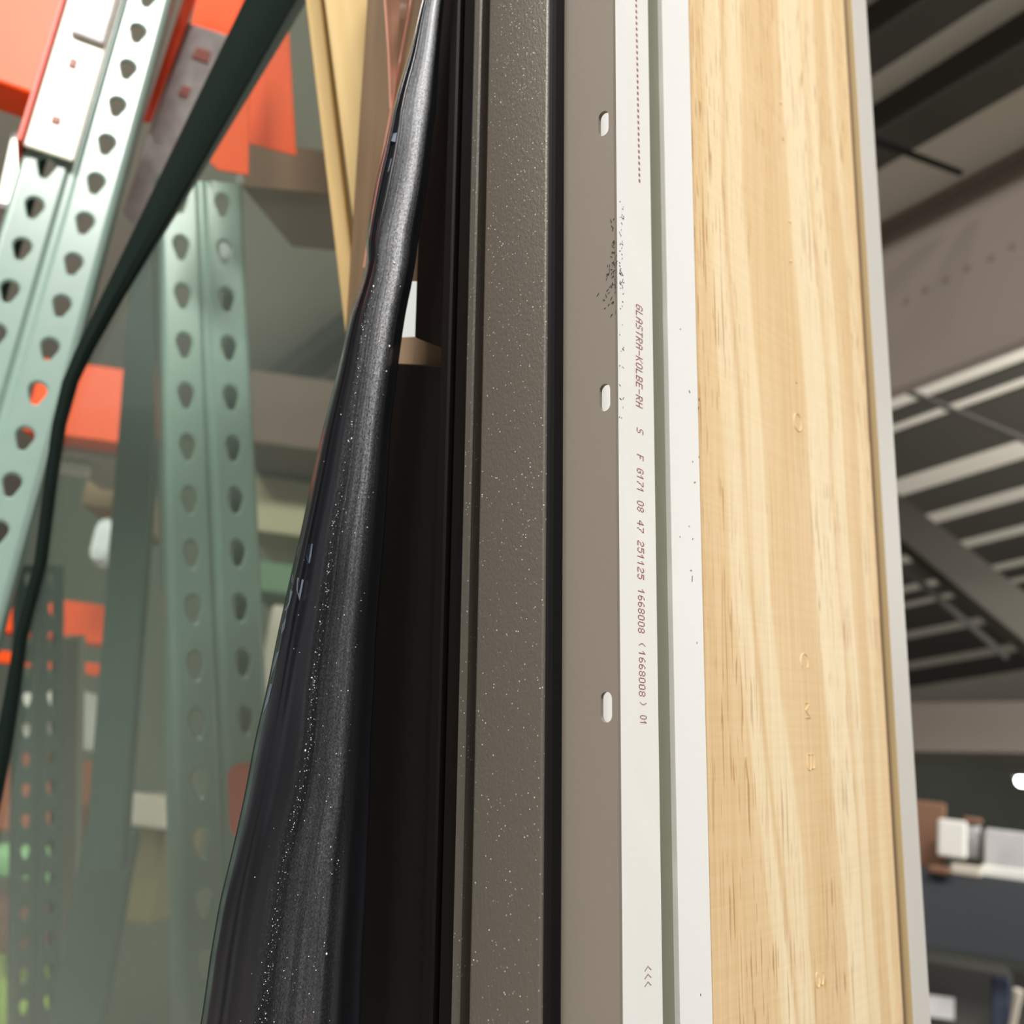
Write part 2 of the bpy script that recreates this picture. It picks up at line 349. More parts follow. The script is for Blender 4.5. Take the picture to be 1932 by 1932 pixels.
# ---------------------------------------------------------------- rack uprights
def teardrop(s=1.0, n=28):
    R, r, h = 0.0088 * s, 0.0046 * s, 0.0112 * s          # round top, narrow foot
    ct, cb = 0.0035 * s, 0.0035 * s - h
    pts = []
    al = math.acos((R - r) / h)
    k = n * 2 // 3
    for i in range(k + 1):
        a = -math.pi / 2 + al + (2 * math.pi - 2 * al) * i / k
        a = -(math.pi / 2 - al) + (math.pi + 2 * (math.pi / 2 - al)) * i / k
        pts.append((R * math.cos(a), ct + R * math.sin(a)))
    k2 = n - k - 2
    for i in range(k2 + 1):
        a = math.pi + (math.pi / 2 - al) + (math.pi - 2 * (math.pi / 2 - al)) * i / k2
        pts.append((r * math.cos(a), cb + r * math.sin(a)))
    return pts
def rect_hit(dx, dz, hx, hz):
    k = min(hx / abs(dx) if abs(dx) > 1e-9 else 1e9, hz / abs(dz) if abs(dz) > 1e-9 else 1e9); return dx * k, dz * k
def add_holed_cell(bm, cx, cz, hx, hz, outline, y0, depth, lip=0.0, grow=1.0):
    """rectangular plate cell with a hole: ring of faces, corners kept, and the wall of the hole"""
    pts = sorted(((math.atan2(z, x), x, z) for x, z in outline))
    ang = [p[0] for p in pts]
    corners = [math.atan2(sz * hz, sx * hx) for sx in (1, -1) for sz in (1, -1)]
    inner = [(a, x, z) for a, x, z in pts]
    for c in corners:                                       # add hole points at the corner angles so the rectangle closes exactly
        j = next((i for i, a in enumerate(ang) if a > c), 0)
        a0, x0, z0 = pts[j - 1]; a1, x1, z1 = pts[j]
        d = Vector((math.cos(c), math.sin(c))); e = Vector((x1 - x0, z1 - z0))
        den = d.x * e.y - d.y * e.x
        if abs(den) < 1e-12: continue
        t = (x0 * e.y - z0 * e.x) / den; inner.append((c, d.x * t, d.y * t))
    inner.sort(); n = len(inner)
    vi = [bm.verts.new((cx + x * grow, y0, cz + z * grow)) for a, x, z in inner]
    vm = [bm.verts.new((cx + x, y0 + lip, cz + z)) for a, x, z in inner] if lip else vi
    vb = [bm.verts.new((cx + x, y0 + depth, cz + z)) for a, x, z in inner]
    vo = []
    for a, x, z in inner:
        ox, oz = rect_hit(math.cos(a), math.sin(a), hx, hz); vo.append(bm.verts.new((cx + ox, y0, cz + oz)))
    for i in range(n):
        j = (i + 1) % n
        bm.faces.new((vo[i], vo[j], vi[j], vi[i])); bm.faces.new((vm[i], vm[j], vb[j], vb[i]))
        if lip: bm.faces.new((vi[i], vi[j], vm[j], vm[i]))
def upright_mesh(n0, n1, s=1.0, wf=1.0):
    pit, gap, half = 0.0508 * s, 0.026 * s, 0.052 * s
    bm = bmesh.new(); td = teardrop(s)
    for k in range(n0, n1):
        for sx in (-1, 1): add_holed_cell(bm, sx * gap, k * pit, 0.0185 * s, pit / 2, td, 0.0, 0.0040 * s, 0.0016 * s, 1.22)
    z0, z1 = (n0 - 0.5) * pit, (n1 - 0.5) * pit
    def strip(prof):
        for (xa, ya), (xb, yb) in zip(prof, prof[1:]):
            bm.faces.new([bm.verts.new(v) for v in ((xa, ya, z0), (xb, yb, z0), (xb, yb, z1), (xa, ya, z1))])
    i = 0.0075 * s; o = 0.0445 * s
    strip([(-i, 0), (-i * .6, 0.0022 * s), (-i * .25, 0.0036 * s), (i * .25, 0.0036 * s), (i * .6, 0.0022 * s), (i, 0)])
    for sx in (-1, 1):
        strip([(sx * o, 0)] + [(sx * (o + 0.0075 * s * math.sin(a)), 0.0075 * s * (1 - math.cos(a))) for a in (0.4, 0.8, 1.2, 1.5708)] +
              [(sx * half, 0.070 * s), (sx * (half - 0.016 * s), 0.072 * s)])
    bmesh.ops.remove_doubles(bm, verts=bm.verts, dist=1e-5 * s)
    for v in bm.verts: v.co.x *= wf
    return bm
def upright(mat4, n0, n1, s, m, label, group=None, wf=1.0):
    t = empty('rack_upright', mat4, label, 'rack upright', group)
    o = obj('perforated_column', upright_mesh(n0, n1, s, wf), m, t, True, sharp=26)
    return t
def facing(c, zaxis, yaw):
    z = zaxis.normalized(); y = (c - EYE); y = (y - z * y.dot(z)).normalized(); x = y.cross(z)
    r = Matrix.Rotation(yaw, 3, z); return frame4(c, r @ x, r @ y, z)
c1 = P(67, 564, 1.09)
U1 = upright(facing(c1, ZW, math.radians(-6)), -32, 14, 1.0, M['green'], 'pale green pallet rack upright with teardrop holes leaning left, nearest on the left')
p2a, p2b = P(382, 441, 1.25), P(410, 1148, 1.155)
U2M = facing(p2b, p2a - p2b, math.radians(9))
U2 = upright(U2M, -9, 9, 1.236, M['green'], 'sage green rack upright with two columns of teardrop holes behind the glass pane', None, 0.8)
c3 = P(74, 1375, 1.75)
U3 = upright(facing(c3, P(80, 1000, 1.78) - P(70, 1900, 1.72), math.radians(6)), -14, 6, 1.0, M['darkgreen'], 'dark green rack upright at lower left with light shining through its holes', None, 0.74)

# beam and connector on the near upright
u1 = U1.matrix_world
def u1p(x, y, z): return u1 @ Vector((x, y, z))
bt_ = empty('rack_beam', u1 @ Matrix.Translation((-0.35, 0.0, 0.2)), 'glossy orange rack beam with connector plate painted pale as glare at the upper left corner', 'beam')
def local(bmf, name, m, par, smooth=False):
    o = obj(name, bmf, m, par, smooth); return o
# coordinates below are relative to the beam's base, whose x = 0.35 is the upright centre line
bm = bmesh.new(); add_box(bm, (0.0, 0.05, 0.125), (0.58, 0.06, 0.16), None, 0.004); local(bm, 'beam_body', M['orange'], bt_)
bm = bmesh.new(); add_box(bm, (0.294, 0.02, 0.095), (0.006, 0.07, 0.26), None, 0.002); local(bm, 'bracket_flange', M['red'], bt_)
bm = bmesh.new(); add_box(bm, (0.324, -0.008, 0.095), (0.052, 0.006, 0.262), None, 0.0028); local(bm, 'connector_plate', M['glare_plate'], bt_)  # glare on the orange connector, put into the plate's colour
for (zx, zz, ww, hh) in ((0.325, 0.150, 0.020, 0.016), (0.322, 0.080, 0.008, 0.012), (0.322, 0.005, 0.009, 0.009)):
    bm = bmesh.new(); add_box(bm, (zx, -0.012, zz), (ww, 0.003, hh), None, 0.0012); local(bm, 'rivet', M['rivet'], bt_)
bm = bmesh.new(); add_box(bm, (0.330, -0.014, 0.155), (0.036, 0.008, 0.085), None, 0.003); local(bm, 'safety_clip', M['zinc'], bt_)

# things behind, left of the strap: second connector, orange bracket
def quadprism(name, pts, d, th, m, label, cat, group=None, bev=0.0, ds=None):
    ps = [P(x, y, (ds[i] if ds else d)) for i, (x, y) in enumerate(pts)]
    n = (ps[1] - ps[0]).cross(ps[2] - ps[0]).normalized()
    if n.dot(ps[0] - EYE) < 0: n = -n
    bm = bmesh.new(); add_prism(bm, ps, n * th)
    if bev: bmesh.ops.bevel(bm, geom=list(bm.edges), offset=bev, segments=2, affect='EDGES', profile=0.5)
    o = obj(name, bm, m); tag(o, label, cat, group); return o
t = empty('rack_connector', Matrix.Translation(P(340, 190, 1.35)), 'scuffed grey connector plate with red edge between upright and black strip', 'connector')
def qpart(name, pts, d, th, m, par, bev=0.002):
    ps = [P(x, y, d) for x, y in pts]; n = ray(pts[0][0], pts[0][1]).normalized()
    bm = bmesh.new(); add_prism(bm, ps, n * th)
    bmesh.ops.bevel(bm, geom=list(bm.edges), offset=bev, segments=2, affect='EDGES', profile=0.5)
    inv = par.matrix_world.inverted(); bmesh.ops.transform(bm, matrix=inv, verts=bm.verts)
    return obj(name, bm, m, par)
bpy.context.view_layer.update()
qpart('plate', [(352, 42), (440, 70), (345, 255), (262, 440), (232, 400), (290, 225)], 1.36, 0.006, M['zinc'], t)
qpart('red_flange', [(358, -40), (385, -40), (300, 190), (285, 232), (268, 232)], 1.34, 0.02, M['red'], t)
qpart('rivet', [(372, 88), (400, 98), (392, 120), (362, 108)], 1.358, 0.004, M['rivet'], t, 0.001)
qpart('rivet', [(345, 160), (362, 166), (352, 186), (336, 178)], 1.358, 0.004, M['rivet'], t, 0.001)
quadprism('orange_bracket', [(380, -40), (480, -40), (420, 90), (360, 50)], 1.5, 0.03, M['orange'], 'orange beam end directly left of the black strip at the top', 'bracket')
t = empty('rack_beam', Matrix.Translation(P(480, 250, 1.16)), 'bright orange rack beam and bracket right of the black strip, behind glass', 'beam'); bpy.context.view_layer.update()
qpart('bracket', [(385, 296), (470, 40), (470, 332), (410, 322)], 1.12, 0.004, M['orange'], t)
qpart('beam_body', [(455, -40), (540, -40), (560, 296), (462, 270)], 1.16, 0.05, M['orange'], t)
bm = bmesh.new(); add_tube(bm, [P(452, 338, 1.11), P(455, 338, 1.15)], 0.005); bmesh.ops.transform(bm, matrix=t.matrix_world.inverted(), verts=bm.verts); obj('bolt', bm, M['zinc'], t)
quadprism('shelf_underside', [(458, 262), (610, 285), (620, 365), (455, 350)], 1.3, 0.3, M['carton'], 'dark brown underside of the shelf below the orange beam', 'shelf')

# ---------------------------------------------------------------- glass pane with black edge strip
pt = empty('glass_pane', Matrix.Translation(P(420, 900, 0.93)), 'large dusty greenish glass pane with tapering black edge strip, left of the black film', 'glass pane'); bpy.context.view_layer.update()
inv = pt.matrix_world.inverted()
edge = [(521, 0, 121), (307, 392, 70), (213, 560, 45), (160, 660, 36), (133, 720, 32), (112, 800, 28), (97, 900, 26), (77, 1060, 26), (40, 1200, 26), (25, 1300, 30), (8, 1400, 34), (-14, 1500, 40), (-60, 1700, 46), (-110, 1950, 56)]
edge = [(590, -126, 140)] + edge
def gd(x, y): return 0.90 + (y - 966) * -0.00004 + (x - 300) * -0.0001
bm = bmesh.new(); ring = []
for i, (x, y, wd) in enumerate(edge):
    a = P(x - wd / 2, y, gd(x, y) - 0.008); b = P(x + wd / 2, y, gd(x, y) - 0.008); dd = ray(x, y) * 0.024
    m_ = (a + b) / 2 - ray(x, y) * 0.004
    ring.append([bm.verts.new(v) for v in (a + dd * .3, a * .8 + b * .2 - dd * .05, m_, a * .2 + b * .8 - dd * .05, b + dd * .3, b + dd, a + dd)])
for p, q in zip(ring, ring[1:]):
    for k in range(7): bm.faces.new((p[k], p[(k + 1) % 7], q[(k + 1) % 7], q[k]))
bm.faces.new(ring[0]); bm.faces.new(ring[-1][::-1]); bmesh.ops.transform(bm, matrix=inv, verts=bm.verts)
obj('edge_strip', bm, M['rubber'], pt, True)
bm = bmesh.new()
poly = [(x, y) for x, y, wd in edge] + [(-110, 2050), (470, 2050), (650, 1000), (690, 640), (640, -126)]
ps = [P(x, y, gd(x, y)) for x, y in poly]
# flatten onto one plane
o0 = P(300, 966, 0.90); nn = (P(300, 1100, gd(300, 1100)) - o0).cross(P(500, 966, gd(500, 966)) - o0).normalized()
ps = [EYE + ray(x, y) * (nn.dot(o0 - EYE) / nn.dot(ray(x, y))) for x, y in poly]
f = bm.faces.new([bm.verts.new(p) for p in ps]); bmesh.ops.triangulate(bm, faces=[f]); bmesh.ops.transform(bm, matrix=inv, verts=bm.verts)
g = obj('pane', bm, M['glass'], pt)
md = g.modifiers.new('thick', 'SOLIDIFY'); md.thickness = 0.004; md.offset = -1 if nn.dot(o0 - EYE) > 0 else 1

# ---------------------------------------------------------------- things seen behind the pane
def back(name, x0, y0, x1, y1, d, th, m, label, cat, group=None, yaw=0.0, bev=0.01): return wbox(name, x0, y0, x1, y1, d, th, m, label, cat, group, bev, yaw)
back('far_beam', 60, 682, 262, 830, 2.2, 0.1, M['orange'], 'orange rack beam end between the two uprights, below the strip bend', 'beam', bev=0.004)
back('rack_deck', 100, 830, 260, 860, 2.25, 0.3, M['zinc'], 'grey wire deck edge just below the orange beam end', 'deck', bev=0.003)
back('grey_carton', 160, 868, 245, 960, 2.6, 0.4, M['card'], 'pale tan carton under the grey deck behind glass', 'box')
back('white_label', 112, 872, 165, 892, 2.3, 0.02, M['boxwhite'], 'small white strip label left of the pale tan carton', 'label', bev=0.001)
back('white_bottle', 165, 970, 208, 1062, 2.3, 0.09, M['foam'], 'white blurred bottle below the pale tan carton', 'bottle', bev=0.03)
back('low_beam', -60, 1126, 214, 1200, 2.5, 0.1, M['orange'], 'dull orange rack beam behind the dark green upright', 'beam', bev=0.004)
back('low_ledge', -60, 1236, 188, 1258, 2.3, 0.04, M['orange'], 'thin bright orange ledge under the dull orange beam', 'ledge', bev=0.003)
back('pale_carton', 30, 1290, 122, 1402, 2.5, 0.3, M['boxwhite'], 'white carton seen through holes of the dark green upright', 'box')
back('rust_carton', -20, 1425, 128, 1570, 2.6, 0.3, mat('rust', (0.45, 0.13, 0.06), 0.7), 'rust orange carton seen through lower holes of the dark green upright', 'box')
back('mint_tub', -30, 1600, 135, 1662, 2.5, 0.3, M['mint'], 'mint green tub showing beside and through the dark green upright', 'tub', bev=0.03)
back('maroon_bundle', -60, 1690, 60, 1800, 2.5, 0.3, M['maroon'], 'maroon cloth bundle at the lower left edge', 'bundle', bev=0.05)
back('lime_sack', -80, 1805, 112, 2010, 2.6, 0.3, M['lime'], 'lime green sack at the bottom left corner', 'sack', bev=0.06)
bm = bmesh.new(); bar_between(bm, P(296, 400, 1.62), P(200, 1640, 1.52), 0.056, 0.03, ray(1066, 966) - ray(966, 966)); tag(obj('brace_or_shade_bar', bm, M['darkgreen']), 'dark green slanting bar for the shaded flange just left of the sage upright, behind glass', 'brace')  # dark bar stands in for the upright's flange in shade
bm = bmesh.new(); bar_between(bm, P(215, 1560, 1.72), P(120, 2080, 1.68), 0.085, 0.03, ray(1066, 966) - ray(966, 966)); tag(obj('brace_or_shade_bar', bm, M['darkgreen']), 'dark green lower brace leaning away from the dark upright at the bottom', 'brace')
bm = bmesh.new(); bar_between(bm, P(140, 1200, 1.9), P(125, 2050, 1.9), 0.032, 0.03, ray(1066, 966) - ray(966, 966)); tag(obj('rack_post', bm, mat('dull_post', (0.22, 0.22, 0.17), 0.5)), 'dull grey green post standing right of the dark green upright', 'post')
quadprism('orange_clip', [(428, 1458), (440, 1446), (520, 1446), (520, 1580), (440, 1580), (432, 1560)], 1.06, 0.02, M['orange'], 'orange rounded clip on the sage upright beside the black film edge', 'clip', bev=0.002)
back('brown_carton', 455, 705, 690, 850, 3.0, 0.5, mat('carton_dim', (0.12, 0.08, 0.062), 0.8), 'brown carton in the murk behind the glass pane', 'box')
back('tan_pallet', 470, 905, 680, 1015, 3.2, 0.5, mat('pallet_tan', (0.36, 0.33, 0.22), 0.8), 'pale tan pallet load below the brown carton behind glass', 'pallet')
back('green_bin', 470, 1065, 640, 1125, 3.0, 0.4, mat('dull_green', (0.08, 0.16, 0.09), 0.6), 'dull green bin behind the lower glass near the film edge', 'bin')
back('cream_post', 486, 1140, 540, 1420, 2.9, 0.2, M['creamboard'], 'cream post end between the sage upright and the black film', 'post')
back('tan_carton', 235, 1500, 320, 1560, 2.6, 0.3, M['creamboard'], 'small beige carton behind glass at the lower left', 'box')
back('olive_pallet', 130, 1560, 300, 1730, 2.8, 0.4, mat('olive_load', (0.20, 0.17, 0.08), 0.8), 'dark olive pallet load behind glass at the lower left', 'pallet')
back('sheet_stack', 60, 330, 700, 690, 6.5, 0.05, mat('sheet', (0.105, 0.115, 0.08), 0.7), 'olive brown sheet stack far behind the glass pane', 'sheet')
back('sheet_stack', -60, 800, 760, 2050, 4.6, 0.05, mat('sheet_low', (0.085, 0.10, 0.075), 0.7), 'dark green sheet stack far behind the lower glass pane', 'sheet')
# tube lamp left of the near upright
t = empty('tube_lamp', Matrix.Translation(P(30, 325, 2.4)), 'glowing pale tube lamp left of the near green upright', 'lamp'); bpy.context.view_layer.update()
bm = bmesh.new(); add_tube(bm, [P(40, 268, 2.4), P(14, 386, 2.4)], 0.021, 12); bmesh.ops.transform(bm, matrix=t.matrix_world.inverted(), verts=bm.verts); obj('tube', bm, M['tubelight'], t, True)
for a_, b_ in (((42, 258), (40, 268)), ((14, 386), (12, 396))):
    bm = bmesh.new(); add_tube(bm, [P(*a_, 2.4), P(*b_, 2.4)], 0.023, 12)
    bmesh.ops.transform(bm, matrix=t.matrix_world.inverted(), verts=bm.verts); obj('end_cap', bm, M['zinc'], t, True)

# lumber and clear wrap at the top
cr = (ray(1066, 966) - ray(966, 966))
def plank(name, top, bot, d, wpx, th, m, label, yaw=0.0):
    p, q = P(*top, d), P(*bot, d); z = (p - q).normalized(); x = (cr - z * cr.dot(z)).normalized(); y = z.cross(x)
    x2 = x * math.cos(yaw) + y * math.sin(yaw); y2 = z.cross(x2)
    t = frame4(q, x2, y2, z); bm = bmesh.new()
    add_box(bm, (wpx * d / F / 2, th / 2, (p - q).length / 2), (wpx * d / F, th, (p - q).length), None, 0.002)
    o = obj(name, bm, m); o.matrix_world = t; tag(o, label, 'lumber'); return o
plank('lumber_post', (592, -150), (833, 1700), 0.765, 130, 0.04, M['lumber'], 'pale yellow lumber post leaning right behind the black film', math.radians(0))
plank('lumber_strip', (558, -150), (702, 1050), 0.79, 30, 0.03, M['lumber'], 'thin tan lumber strip along the left side of the yellow post')
plank('brown_plank', (702, -150), (581, 1700), 0.72, 130, 0.02, M['plank'], 'rough brown plank with dark flecks beside the top of the black film')
t = empty('clear_wrap', Matrix.Translation(P(735, 200, 0.66)), 'crinkled pinkish clear plastic wrap over the brown plank, beside the black film', 'plastic wrap'); bpy.context.view_layer.update()
bm = bmesh.new(); rows = []
for k in range(25):
    y = -120 + k * 26
    xl = 724 + max(0, (y + 50)) * 0.055 if y < 200 else 738 - (y - 200) * 0.175
    xr = 790 - (y + 40) * 0.17 if y < 250 else xl + 12
    xr = max(xr, xl + 5)
    rows.append([bm.verts.new(P(xl + (xr - xl) * u, y, 0.66 - 0.012 * math.sin(math.pi * u) + 0.003 * math.sin(k * 1.3 + u * 5))) for u in (0, .25, .5, .75, 1)])
for a_, b_ in zip(rows, rows[1:]):
    for k in range(4): bm.faces.new((a_[k], a_[k + 1], b_[k + 1], b_[k]))
bmesh.ops.transform(bm, matrix=t.matrix_world.inverted(), verts=bm.verts); obj('sheet', bm, M['wrap'], t, True)
for pts in ([(722, -60), (733, 100), (737, 205)], [(786, -60), (752, 130), (737, 215), (716, 330), (698, 430), (687, 505)]):
    bm = bmesh.new(); add_tube(bm, [P(x, y, 0.652) for x, y in pts], 0.0007, 6)
    bmesh.ops.transform(bm, matrix=t.matrix_world.inverted(), verts=bm.verts); obj('folded_edge', bm, M['pinkfold'], t, True)

# ---------------------------------------------------------------- the window unit (cross-section along J, Q; long axis A)
Ac = Vector(((1097 - 966) / F, (966 + 8450) / F, -1.0)).normalized()
Dc = (Vector((0, 0, 1)) - Ac * Ac.z).normalized(); Rc = Ac.cross(Dc)
th = math.radians(40); Jc = Dc * math.sin(th) + Rc * math.cos(th); Ec = Dc * math.cos(th) - Rc * math.sin(th)
Oc = vray(1163, 966) * 0.425
UM = frame4(EYE + RW @ Oc, RW @ Jc, RW @ -Ec, RW @ Ac)
def loc_(pc): v = pc - Oc; return Vector((v.dot(Jc), -v.dot(Ec), v.dot(Ac)))
def atJ(px, py, j): r = vray(px, py); return loc_(r * ((j + Oc.dot(Jc)) / r.dot(Jc)))
def atQ(px, py, q): r = vray(px, py); return loc_(r * ((-q + Oc.dot(Ec)) / r.dot(Ec)))
def sJ(px, j): return atJ(px, 966, j).y
def sQ(px, q): return atQ(px, 966, q).x
W = empty('window_unit', UM, 'new window frame on end with bronze cladding, taupe fin, white channel and pine jamb', 'window frame'); W['kind'] = 'thing'
A0, A1 = -1.62, 1.5
def part(name, prof, m, smooth=False, par=None, a0=A0, a1=A1, label=None):
    bm = bmesh.new(); add_extrude(bm, prof, a0, a1); return obj(name, bm, m, par or W, smooth, label=label)
def arc(cx, cy, r, a, b, n=6): return [(cx + r * math.cos(math.radians(a + (b - a) * i / n)), cy + r * math.sin(math.radians(a + (b - a) * i / n))) for i in range(n + 1)]
# exterior cladding (face looks along -q)
qb = -0.013; jl = sQ(902, qb); jr = sQ(1029, qb + 0.001)
part('cladding_face', [(jl, 0.012), (jl, qb + 0.0018)] + arc(jl + 0.0018, qb + 0.0018, 0.0018, 180, 270) + arc(jr - 0.001, qb + 0.001, 0.001, 270, 360, 4) + [(jr, 0.012)], M['bronze'], True)
q2 = -0.001; part('cladding_ridge', [(sQ(872, q2), 0.012), (sQ(872, q2), q2 + .0008), (sQ(872, q2) + .0008, q2), (sQ(886.5, q2) - .0008, q2), (sQ(886.5, q2), q2 + .0008), (sQ(886.5, q2), 0.012)], M['bronze'])
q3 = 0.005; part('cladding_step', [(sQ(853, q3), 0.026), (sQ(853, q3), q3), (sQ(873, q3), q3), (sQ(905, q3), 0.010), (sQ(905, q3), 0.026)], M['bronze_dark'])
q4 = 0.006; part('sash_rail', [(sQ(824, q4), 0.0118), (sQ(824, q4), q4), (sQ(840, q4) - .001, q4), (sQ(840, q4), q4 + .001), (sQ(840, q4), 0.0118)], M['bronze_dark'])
part('groove_shade_strip', [(sQ(836, 0.02), 0.034), (sQ(836, 0.02), 0.022), (sQ(862, 0.022), 0.022), (sQ(862, 0.022), 0.034)], M['black'])  # black strip puts the deep groove's shade into colour
# black strip painting in the shade between cladding and fin
jf = sQ(1044, 0.0)
part('cladding_shade_strip', [(jr + .0001, 0.006), (jr + .0001, qb + .0016), (jr + .0012, qb + .0022), (jr + .0020, qb + .0040), (sQ(1044, -.003), -0.003), (jf + 0.0002, -0.0005), (jf + 0.0002, 0.006)], M['black'])
# nailing fin with slots
ft = sJ(1168, 0.0); ft = max(0.0008, abs(ft))
slots = [atQ(1140.5, 232, 0.0), atQ(1140.5, 750, 0.0), atQ(1142, 1334, 0.0)]
gap_ = (slots[0].z - slots[2].z) / 2; sj = sum(s.x for s in slots) / 3
sl_z = [slots[0].z + gap_ * k for k in (3, 2, 1)] + [s.z for s in slots] + [slots[2].z - gap_ * k for k in (1, 2, 3)]
hw = abs(sQ(1151, 0) - sQ(1130, 0)) / 2; hh = abs(atQ(1140, 776, 0).z - atQ(1140, 724, 0).z) / 2
bm = bmesh.new(); stad = [(hw * math.cos(a), (hh - hw) + hw * math.sin(a)) for a in [math.pi * i / 8 for i in range(9)]] + [(hw * math.cos(a), -(hh - hw) + hw * math.sin(a)) for a in [math.pi + math.pi * i / 8 for i in range(9)]]
cw = min(0.0 - sj, 0.009); ch = hh * 1.6
def rect(x0, z0, x1, z1, y):
    bm.faces.new([bm.verts.new(v) for v in ((x0, y, z0), (x1, y, z0), (x1, y, z1), (x0, y, z1))])
zs = sorted(sl_z); prev = A0
for z in zs:
    for y in (0.0, ft): rect(jf, prev, 0, z - ch, y); rect(jf, z - ch, sj - cw, z + ch, y); rect(sj + cw, z - ch, 0, z + ch, y) if sj + cw < -1e-5 else None
    add_holed_cell(bm, sj, z, cw, ch, stad, 0.0, ft); add_holed_cell(bm, sj, z, cw, ch, stad, ft, -ft * 0.01)
    prev = z + ch
for y in (0.0, ft): rect(jf, prev, 0, A1, y)
bm.faces.new([bm.verts.new(v) for v in ((0, 0, A0), (0, ft, A0), (0, ft, A1), (0, 0, A1))])
bmesh.ops.remove_doubles(bm, verts=bm.verts, dist=1e-6)
fin = obj('nailing_fin', bm, M['fin'], W)
# jamb side: white channel, groove, white face
jw, jg, jw2, jp = -0.018, -0.0206, -0.0172, -0.0185
q1188, q1238, q1262, q1266, q1323 = sJ(1188, jw), sJ(1238.5, jw), sJ(1261.5, jw2 - .0015), sJ(1266, jw2), sJ(1323, jw2)
part('channel_lip', [(jw - 0.02, ft + 0.001), (jw + 0.0006, ft + 0.001), (jw + 0.0006, q1188 - .0002), (jw, q1188), (jw - 0.02, q1188)], M['white'])
part('channel_face', [(jw - 0.02, q1188 + .0003), (jw - 0.0002, q1188 + .0003), (jw, q1188 + .0006), (jw, q1238 - .001), (jw - .001, q1238), (jw - 0.02, q1238)], M['cream'])
part('channel_groove', [(jg - 0.015, q1238 - .001), (jg, q1238 - .001), (jg, sJ(1257, jg) + .002), (jg - .015, sJ(1257, jg) + .002)], M['olive'])
part('frame_face', [(jg - 0.015, sJ(1257, jg)), (jg, sJ(1257, jg)), (jw2 - .0015, q1262)] + [(jw2 - .0004, (q1262 * .5 + q1266 * .5)), (jw2, q1266), (jw2, q1323 - .0008), (jw2 - .0008, q1323), (jg - .015, q1323)], M['white'], True)
qp0, qp1 = sJ(1323, jp), sJ(1649, jp)
M['pine'] = make_pine(qp0, qp1)
jamb = part('jamb_board', [(jp - 0.018, qp0), (jp, qp0), (jp, qp1 - .001), (jp - .001, qp1), (jp - 0.018, qp1)], M['pine'])
# embossed marks in the pine (thin raised strokes; letter tops point along +q, lines read down the board)
def ell(cx, cy, rx, ry, a0, a1, n=18): return [(cx + rx * math.cos(math.radians(a0 + (a1 - a0) * i / n)), cy + ry * math.sin(math.radians(a0 + (a1 - a0) * i / n))) for i in range(n + 1)]
STROKE = {'O': [ell(.5, .5, .5, .5, 0, 352)], 'C': [ell(.5, .5, .5, .5, 40, 320)], 'M': [[(0, 0), (.02, .9)], [(.02, .9), (.5, .1)], [(.5, .1), (.98, .9)], [(.98, .9), (1, 0)]],
          'B': [[(0, 0), (0, 1)], [(0, 1)] + ell(.62, .76, .3, .24, 90, -90, 8) + [(0, .52)], [(0, .52)] + ell(.68, .26, .32, .26, 90, -90, 8) + [(0, 0)]],
          '3': [ell(.45, .74, .4, .26, 160, -90, 10) + ell(.45, .24, .45, .26, 90, -160, 10)], '(': [ell(.5, .5, .5, .5, 100, 10, 8)], '.': [[(.3, .2), (.5, .6)]]}
def emboss(ch_, px, py, wpx, hpx):
    bm = bmesh.new(); kq = atJ(px + 1, py, jp).y - atJ(px, py, jp).y; ka = atJ(px, py, jp).z - atJ(px, py + 1, jp).z; c = atJ(px, py, jp)
    for ln in STROKE[ch_]: add_tube(bm, [Vector(((x - .5) * wpx, (y - .5) * hpx, 0)) for x, y in ln], 1.0, 6)
    for v in bm.verts: v.co = Vector((c.x + v.co.z * 0.0004, c.y + v.co.y * kq, c.z - v.co.x * ka))
    obj('embossed_letter', bm, M['pine'], jamb, True)
for a in (('O', 1505, 797, 32, 14), ('C', 1518, 1248, 30, 14), ('M', 1524, 1340, 28, 10), ('B', 1530, 1438, 30, 13), ('3', 1547, 1848, 34, 15), ('.', 1478, 265, 14, 8), ('(', 1470, 188, 10, 8), ('(', 1487, 411, 12, 10), ('(', 1488, 486, 12, 10), ('.', 1503, 723, 10, 8)): emboss(*a)
# printed code on the channel face (5 x 7 dot characters)
GL = {'G': ["01110","10001","10000","10111","10001","10001","01110"], 'L': ["10000"]*6 + ["11111"], 'A': ["01110","10001","10001","11111","10001","10001","10001"],
 'S': ["01111","10000","10000","01110","00001","00001","11110"], 'T': ["11111"] + ["00100"]*6, 'R': ["11110","10001","10001","11110","10100","10010","10001"],
 '-': ["00000"]*3 + ["11111"] + ["00000"]*3, 'K': ["10001","10010","10100","11000","10100","10010","10001"], 'O': ["01110"] + ["10001"]*5 + ["01110"],
 'B': ["11110","10001","10001","11110","10001","10001","11110"], 'E': ["11111","10000","10000","11110","10000","10000","11111"], 'H': ["10001"]*3 + ["11111"] + ["10001"]*3,
 'F': ["11111","10000","10000","11110","10000","10000","10000"], '1': ["00100","01100","10100","00100","00100","00100","00100"], '7': ["11111","00001","00010","00100","00100","01000","01000"],
 '0': ["01110"] + ["10001"]*5 + ["01110"], '8': ["01110","10001","10001","01110","10001","10001","01110"], '4': ["00010","00110","01010","10010","11111","00010","00010"],
 '2': ["01110","10001","00001","00110","01000","10000","11111"], '5': ["11111","10000","11110","00001","00001","10001","01110"], '6': ["00110","01000","10000","11110","10001","10001","01110"],
 '(': ["00010","00100","01000","01000","01000","00100","00010"], ')': ["01000","00100","00010","00010","00010","00100","01000"], '<': ["00010","00100","01000","10000","01000","00100","00010"]}
